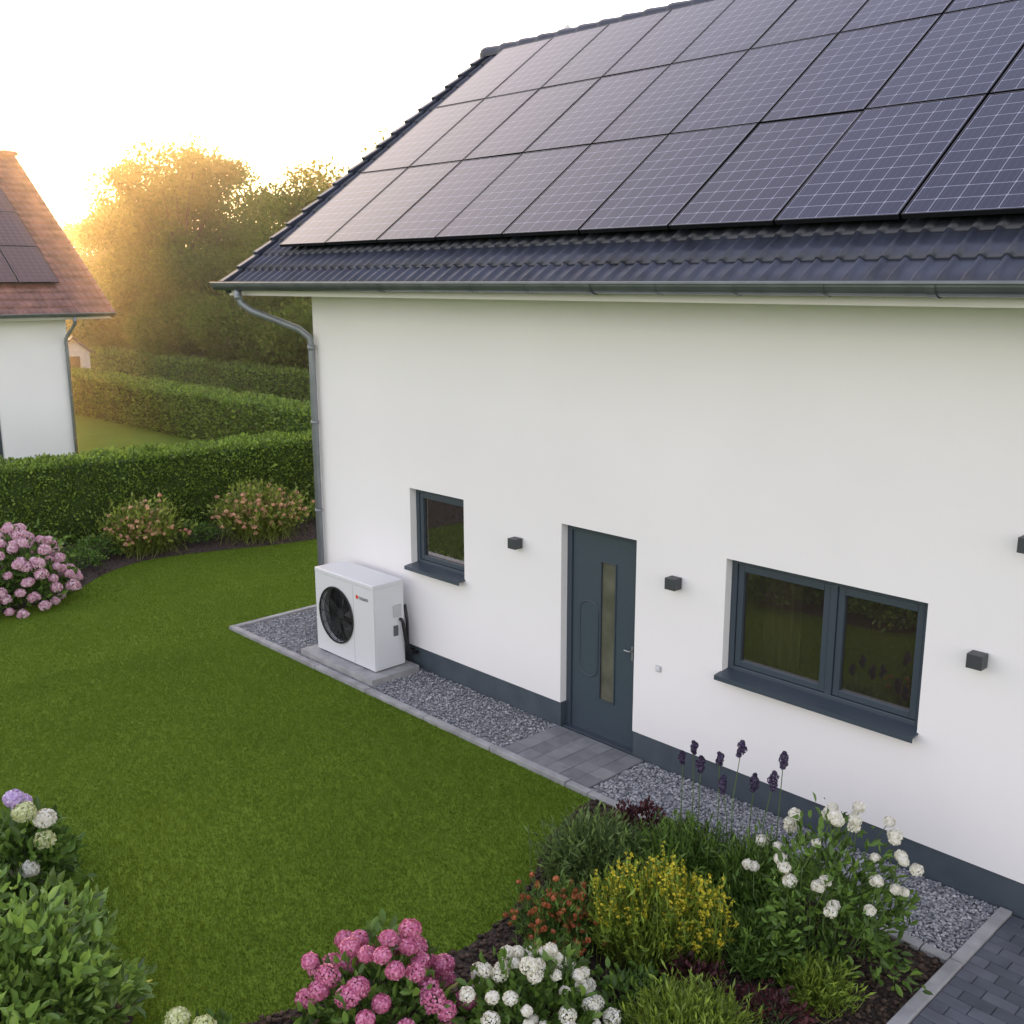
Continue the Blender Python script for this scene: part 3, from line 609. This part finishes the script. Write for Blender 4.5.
def window(parent,name,x0,x1,z0,z1,splits,y=.085,sill=True):
    w_=bpy.data.objects.new(name,None); col.objects.link(w_); w_.parent=parent
    f=.055; bs=[(x0,x0+f,y,y+.07,z0,z1),(x1-f,x1,y,y+.07,z0,z1),(x0+f,x1-f,y,y+.07,z1-f,z1),(x0+f,x1-f,y,y+.07,z0,z0+f)]
    ed=[x0+f]+splits+[x1-f]
    for s in splits: bs.append((s-.03,s+.03,y,y+.07,z0+f,z1-f))
    gl=[]
    for i in range(len(ed)-1):
        a=ed[i]+(.03 if i else 0); b=ed[i+1]-(.03 if i<len(ed)-2 else 0); q=.055; yy=y+.012
        a+=.004;b-=.004;c=z0+f+.004;d=z1-f-.004
        bs+=[(a,a+q,yy,yy+.06,c,d),(b-q,b,yy,yy+.06,c,d),(a+q,b-q,yy,yy+.06,d-q,d),(a+q,b-q,yy,yy+.06,c,c+q)]
        gl.append((a+q-.005,b-q+.005,yy+.03,yy+.034,c+q-.005,d-q+.005))
    box_obj('frame',bs,M_slate,w_,bevel=.005)
    V=[];F_=[]
    for (a,b,yy,_,c,d) in gl:
        o=len(V); V+=[(a,yy,c),(b,yy,c),(b,yy,d),(a,yy,d)]; F_.append((o,o+1,o+2,o+3))
    add('glass',py_mesh('glass',V,F_),M_glass,w_)
    if sill:
        ya=y+.004; V=[];zt=z0+.022
        pr=[(ya,zt),(-.095,zt-.022),(-.097,zt-.062),(-.091,zt-.062),(-.089,zt-.030),(ya,zt-.018)]
        for xx in (x0-.012,x1+.012):
            for (a,b) in pr: V.append((xx,a,b))
        F_=[(i,(i+1)%6,6+(i+1)%6,6+i) for i in range(6)]+[tuple(range(6)),tuple(range(6,12))[::-1]]
        add('sill',py_mesh('sill',V,F_),M_slate,w_)
    return w_
window(H,'window',6.03,7.75,1.13,2.137,[6.97])
window(H,'window',1.80,2.714,1.25,2.139,[])
D=bpy.data.objects.new('door',None); col.objects.link(D); D.parent=H
y0=.085
box_obj('frame',[(4.14,4.20,y0,y0+.08,.0,2.12),(5.01,5.07,y0,y0+.08,.0,2.12),(4.20,5.01,y0,y0+.08,2.06,2.12)],M_slate,D,bevel=.004)
gx0,gx1,gz0,gz1=4.575,4.745,.42,1.80
box_obj('leaf',[(4.204,gx0,y0+.02,y0+.07,.035,2.056),(gx1,5.006,y0+.02,y0+.07,.035,2.056),(gx0,gx1,y0+.02,y0+.07,.035,gz0),(gx0,gx1,y0+.02,y0+.07,gz1,2.056)],M_slate2,D)
box_obj('glazing_bead',[(gx0-.012,gx0,y0+.008,y0+.05,gz0-.012,gz1+.012),(gx1,gx1+.012,y0+.008,y0+.05,gz0-.012,gz1+.012),(gx0,gx1,y0+.008,y0+.05,gz1,gz1+.012),(gx0,gx1,y0+.008,y0+.05,gz0-.012,gz0)],M_slate,D,bevel=.003)
add('glass',py_mesh('glass',[(gx0,y0+.025,gz0),(gx1,y0+.025,gz0),(gx1,y0+.025,gz1),(gx0,y0+.025,gz1)],[(0,1,2,3)]),M_frost,D)
lp=[]
ax0,ax1,az0,az1,rr=4.30,4.535,.62,1.38,.10
for (cx,cz,a0) in ((ax1-rr,az1-rr,0),(ax0+rr,az1-rr,90),(ax0+rr,az0+rr,180),(ax1-rr,az0+rr,270)):
    for k in range(6): t_=RAD(a0+k*18); lp.append((cx+math.cos(t_)*rr,y0+.02,cz+math.sin(t_)*rr))
lp.append(lp[0]); Vv,Fv=tube_arrays(lp,.009,8,False); add('ornament_moulding',py_mesh('ornament_moulding',Vv,Fv,True),M_slate,D)
hp_=[tube_arrays([(4.968,y0+.02,1.02),(4.968,y0-.02,1.02),(4.962,y0-.03,1.02),(4.905,y0-.032,1.02)],.0075,8)]
hp_.append(boxes([(4.957,4.979,y0+.012,y0+.02,.92,1.06)]))
Vv,Fv=join(hp_); add('handle',py_mesh('handle',Vv,Fv),simple('dull_steel',(.35,.36,.37),rough=.4,metal=.8),D)
box_obj('threshold',[(4.141,5.069,.03,y0+.1,-.02,.034)],M_slate,D,bevel=.004)
for (px,py_,ph) in [(2.0,.25,.34),(2.22,.24,.28),(2.45,.25,.36)]:
    th=thing('potted_plant','small potted plant on the inside window sill','potted plant',T(px,py_,1.25))
    V,F_=tube_arrays([(0,0,0),(0,0,.17)],[.045,.06],10); add('pot',py_mesh('pot',V,F_),M_case,th)
    P,d=bush_pts(120,.12,ph+.08,.2,.16); P[:,1]=np.maximum(P[:,1],-.08); V,F_=leaves(P,d+np.array([0,.3,.6]),.07,wr=.35); add('foliage',np_mesh('foliage',V,F_),Lf_lime,th)
th=thing('curtain','pale curtain hanging inside the large window','curtain',T(6.2,.42,.3))
xs=np.linspace(-.05,.30,40); V=[];F_=[]
for z in (.0,2.0):
    for q in xs: V.append((q,.03*math.sin(q*70),z))
for i in range(39): F_.append((i,i+1,40+i+1,40+i))
add('fabric',py_mesh('fabric',V,F_,True),simple('linen',(.30,.27,.22),rough=.9),th)
th=thing('cupboard','dark wooden cupboard inside the house','cupboard',T(6.9,1.9,0))
box_obj('carcass',[(-.5,.5,0,.5,0,1.75)],simple('dark_wood',(.05,.035,.025),rough=.5),th,bevel=.01); box_obj('door',[(-.48,-.01,-.02,-.001,.05,1.7)],M_bark,th); box_obj('door',[(.01,.48,-.02,-.001,.05,1.7)],M_bark,th)
for (x,z) in [(3.56,1.83),(5.535,1.83),(8.15,1.83),(8.405,2.70)]:
    th=thing('wall_lamp','small anthracite cube wall light on the white wall','wall lamp',T(x,0,z),group='cube lights on the house wall')
    box_obj('lamp_housing',[(-.055,.055,-.115,-.012,-.052,.052)],M_lampm,th,bevel=.004)
    box_obj('lens',[(-.035,.035,-.095,-.035,-.056,-.053)],M_case2,th)
    box_obj('mounting_plate',[(-.04,.04,-.012,-.0005,-.04,.04)],M_lampm,th)
th=thing('wall_socket','small white outdoor socket beside the door','wall socket',T(5.36,0,.98))
box_obj('socket_plate',[(-.03,.03,-.012,-.0005,-.03,.03)],M_case2,th,bevel=.004); box_obj('socket_cover',[(-.02,.02,-.024,-.012,-.02,.02)],M_case,th,bevel=.004)
# solar panels
PW,PH=.945,1.51
ppx,ppy=.966,1.53
def panel_meshes(cellmat):
    f=.012; V,F_=boxes([(0,f,0,PH,0,.036),(PW-f,PW,0,PH,0,.036),(f,PW-f,0,f,0,.036),(f,PW-f,PH-f,PH,0,.036),(f,PW-f,f,PH-f,0,.006)])
    fr=py_mesh('frame',V,F_); fr.materials.append(M_pvframe)
    c=py_mesh('cell_sheet',[(f,f,.033),(PW-f,f,.033),(PW-f,PH-f,.033),(f,PH-f,.033)],[(0,1,2,3)]); c.materials.append(cellmat)
    out=[('frame',fr),('cell_sheet',c)]
    for a in (.3,1.15):
        V,F_=boxes([(-.01,PW+.01,a,a+.04,-.075,-.002)]); r_=py_mesh('mounting_rail',V,F_); r_.materials.append(M_zinc); out.append(('mounting_rail',r_))
    return out
def panels(M,ye,ze,ang,xstart,ncol,nrow,s0,label,group,cellmat):
    PM=panel_meshes(cellmat)
    for j in range(nrow):
        for i in range(ncol):
            m=M@T(xstart+i*ppx,ye,ze)@Matrix.Rotation(ang,4,'X')@T(0,s0+j*ppy,.125)@Matrix.Rotation(rng.normal(0,.0018),4,'X')@Matrix.Rotation(rng.normal(0,.0018),4,'Y')
            th=thing('solar_panel',label,'solar panel',m,group)
            for nm,me in PM:
                ob=bpy.data.objects.new(nm,me); col.objects.link(ob); ob.parent=th
panels(I4,YE,ZE,EA,-.29,13,3,.57,'dark blue photovoltaic panel with pale cell lines on the roof','solar panels on the house roof',M_pv)
# ---------------------------------------------------------------- neighbour
M2=T(-15.9,3.15)@Matrix.Rotation(RAD(90),4,'Z')
pipe2=[(-.0,-.585,3.55),(-.0,-.585,3.46),(-.0,-.55,3.38),(-.02,-.48,3.30),(-.05,-.17,3.1),(-.06,-.08,3.0),(-.06,-.068,2.9),(-.06,-.068,.05)]
H2=build_house('house','neighbouring white house with roof tiles tinted reddish brown for sunset glow',M2,-11,0,11.0,3.62,-.5,RAD(36),7.3,.4,1.0,[(-3.9,-1.78,.02,1.45)],(M_wall,M_plinth,M_tile2),3.5,pipe2,plinth=False)
window(H2,'window',-3.9,-1.78,.02,1.45,[-2.8],sill=False)
panels(M2,-.5,3.62,RAD(36),-3.80,4,3,1.1,'dark photovoltaic panel with warm haze in its colour on the neighbouring roof','solar panels on the neighbouring roof',M_pv2)
th=thing('garden_shed','small white garden shed with dark gable roof behind the hedges','shed',T(-33,9.9)@Matrix.Rotation(RAD(69),4,'Z'))
V=[(-.6,-.5,0),(.6,-.5,0),(.6,.5,0),(-.6,.5,0),(-.6,-.5,1.65),(.6,-.5,1.65),(.6,.5,1.65),(-.6,.5,1.65),(0,-.5,2.15),(0,.5,2.15)]
add('wall',py_mesh('wall',V,[(0,1,5,8,4),(3,7,9,6,2),(0,4,7,3),(1,2,6,5)]),simple('shed_paint',(.55,.54,.52),rough=.8,noise=.1),th)
V=[(-.75,-.65,1.56),(0,-.65,2.2),(0,.65,2.2),(-.75,.65,1.56),(.75,-.65,1.56),(.75,.65,1.56)]
ob=add('roof',py_mesh('roof',V,[(0,1,2,3),(1,4,5,2)]),M_tile,th); sd=ob.modifiers.new('s','SOLIDIFY'); sd.thickness=.08
box_obj('door',[(-.22,.22,-.53,-.502,.02,1.4)],M_black,th)
# ---------------------------------------------------------------- heat pump
box_obj('concrete_base',[(.55,1.98,-.735,-.06,0,.10)],M_conc,bevel=.01,label='pale concrete slab under the heat pump',cat='concrete base')
HP=thing('heat_pump','white outdoor heat pump with black round fan grille','heat pump',T(0,0))
X0,X1,Y0,Y1,Z0,Z1=.70,1.84,-.58,-.16,.118,1.10
fx,fz,fr=X0+.42,.62,.33
n=48
angs=sorted([2*math.pi*k/n for k in range(n)]+[math.atan2(z-fz,x-fx)%(2*math.pi) for x in (X0,X1) for z in (Z0,Z1)])
def sqp(t):
    c,s=math.cos(t),math.sin(t); L_=X0-fx;R_=X1-fx; m=1e9
    for d,lim in ((c,R_ if c>0 else L_),(s,(Z1-fz) if s>0 else (Z0-fz))):
        if abs(d)>1e-9: m=min(m,lim/d)
    return (fx+c*m,Y0,fz+s*m)
inn=[(fx+fr*math.cos(a),Y0,fz+fr*math.sin(a)) for a in angs]; outr=[sqp(a) for a in angs]; m_=len(angs)
V=inn+outr+[(x,Y0+.05,z) for x,_,z in inn]; F_=[]
for k in range(m_):
    k2=(k+1)%m_; F_.append((k,m_+k,m_+k2,k2)); F_.append((k,k2,2*m_+k2,2*m_+k))
o=len(V); V+=[(X0,Y0,Z0),(X1,Y0,Z0),(X1,Y1,Z0),(X0,Y1,Z0),(X0,Y0,Z1),(X1,Y0,Z1),(X1,Y1,Z1),(X0,Y1,Z1)]
F_+=[(o+1,o+2,o+6,o+5),(o+2,o+3,o+7,o+6),(o+3,o,o+4,o+7),(o,o+3,o+2,o+1),(o+4,o+5,o+6,o+7)]
add('casing',py_mesh('casing',V,F_),M_case,HP)
box_obj('lid',[(X0-.004,X1+.004,Y0-.005,Y1+.004,Z1-.035,Z1+.018)],M_case,HP,bevel=.010)
box_obj('side_panel',[(X1+.001,X1+.008,Y0+.02,Y1-.02,Z0+.03,Z1-.06)],M_case,HP,bevel=.003)
box_obj('front_seam',[(1.455,1.461,Y0-.002,Y0+.004,Z0+.01,Z1-.05)],M_case2,HP)
V,F2=tube_arrays([(fx,Y0+.12,fz),(fx,Y0+.125,fz)],fr+.01,32); add('fan_housing',py_mesh('fan_housing',V,F2),M_black,HP)
parts=[tube_arrays([(fx,Y0+.05,fz),(fx,Y0+.11,fz)],.06,16)]
for k in range(5):
    a=k*2*math.pi/5; v=[]
    for (r_,w0,yy) in ((.05,.15,.0),(.18,.30,.01),(.30,.34,.02)):
        for sgn in (-1,1):
            t_=a+sgn*w0+r_*1.2; v.append((fx+r_*math.cos(t_),Y0+.08+sgn*.022,fz+r_*math.sin(t_)))
    parts.append((v,[(0,1,3,2),(2,3,5,4)]))
V,F2=join(parts); add('fan',py_mesh('fan',V,F2),simple('fan_grey',(.035,.035,.04),rough=.5),HP)
parts=[]
for rr in np.linspace(.05,.33,11):
    lp=[(fx+rr*math.cos(2*math.pi*k/32),Y0-.012,fz+rr*math.sin(2*math.pi*k/32)) for k in range(33)]; parts.append(tube_arrays(lp,.0032 if rr<.325 else .011,5,False))
for k in range(12):
    a=2*math.pi*k/12; parts.append(tube_arrays([(fx+.05*math.cos(a),Y0-.010,fz+.05*math.sin(a)),(fx+.33*math.cos(a),Y0-.008,fz+.33*math.sin(a))],.0032,5))
V,F2=join(parts); add('fan_grille',py_mesh('fan_grille',V,F2),M_black,HP)
box_obj('foot',[(X0+.12,X0+.24,Y0+.01,Y1-.01,.1005,Z0-.0005)],M_black,HP); box_obj('foot',[(X1-.24,X1-.12,Y0+.01,Y1-.01,.1005,Z0-.0005)],M_black,HP)
V,F2=tube_arrays([(1.535,Y0-.003,.93),(1.535,Y0+.001,.93)],.024,16); add('logo_mark',py_mesh('logo_mark',V,F2),M_red,HP)
cu=bpy.data.curves.new('lettering','FONT'); cu.body='oaaen'; cu.size=.075; cu.extrude=.0008; tmp=bpy.data.objects.new('tmp',cu); col.objects.link(tmp)
bpy.context.view_layer.update(); me=bpy.data.meshes.new_from_object(tmp.evaluated_get(bpy.context.evaluated_depsgraph_get())); bpy.data.objects.remove(tmp)
ob=add('lettering',me,M_ink,HP); me.materials.clear(); me.materials.append(M_ink); ob.location=(1.57,Y0-.003,.912); ob.rotation_euler=(RAD(90),0,0)
V,F2=tube_arrays([(X1+.01,Y1-.06,.66),(X1+.035,Y1-.06,.66),(X1+.045,Y1-.05,.63),(X1+.045,Y1+.0,.30),(X1+.045,Y1+.05,.24),(X1+.045,-.01,.22)],.020,10); add('insulated_pipe',py_mesh('insulated_pipe',V,F2,True),M_black,HP)
V,F2=tube_arrays([(X1-.03,Y1+.04,.80),(X1-.02,Y1+.06,.60),(X1-.02,Y1+.06,.28),(X1-.02,-.01,.24)],.018,10); add('insulated_pipe',py_mesh('insulated_pipe',V,F2,True),M_black,HP)
box_obj('valve_cover',[(X1+.0085,X1+.028,Y1-.16,Y1-.05,.70,.84)],M_case2,HP,bevel=.006)
box_obj('isolator_box',[(X1+.0085,X1+.026,Y1-.16,Y1-.10,.48,.60)],M_ink,HP,bevel=.004)
# ---------------------------------------------------------------- evening haze over the far gardens
mv=bpy.data.materials.new('haze'); mv.use_nodes=True; nt=mv.node_tree; nt.nodes.clear(); o=nt.nodes.new('ShaderNodeOutputMaterial'); vs=nt.nodes.new('ShaderNodeVolumeScatter')
vs.inputs['Density'].default_value=.0068; vs.inputs['Anisotropy'].default_value=.73; vs.inputs['Color'].default_value=(1,.80,.54,1); nt.links.new(vs.outputs[0],o.inputs['Volume'])
V,F_=boxes([(-75,-7.6,-6,40,-.5,13)]); ob=add('haze',py_mesh('haze',V,F_),mv,kind='structure')
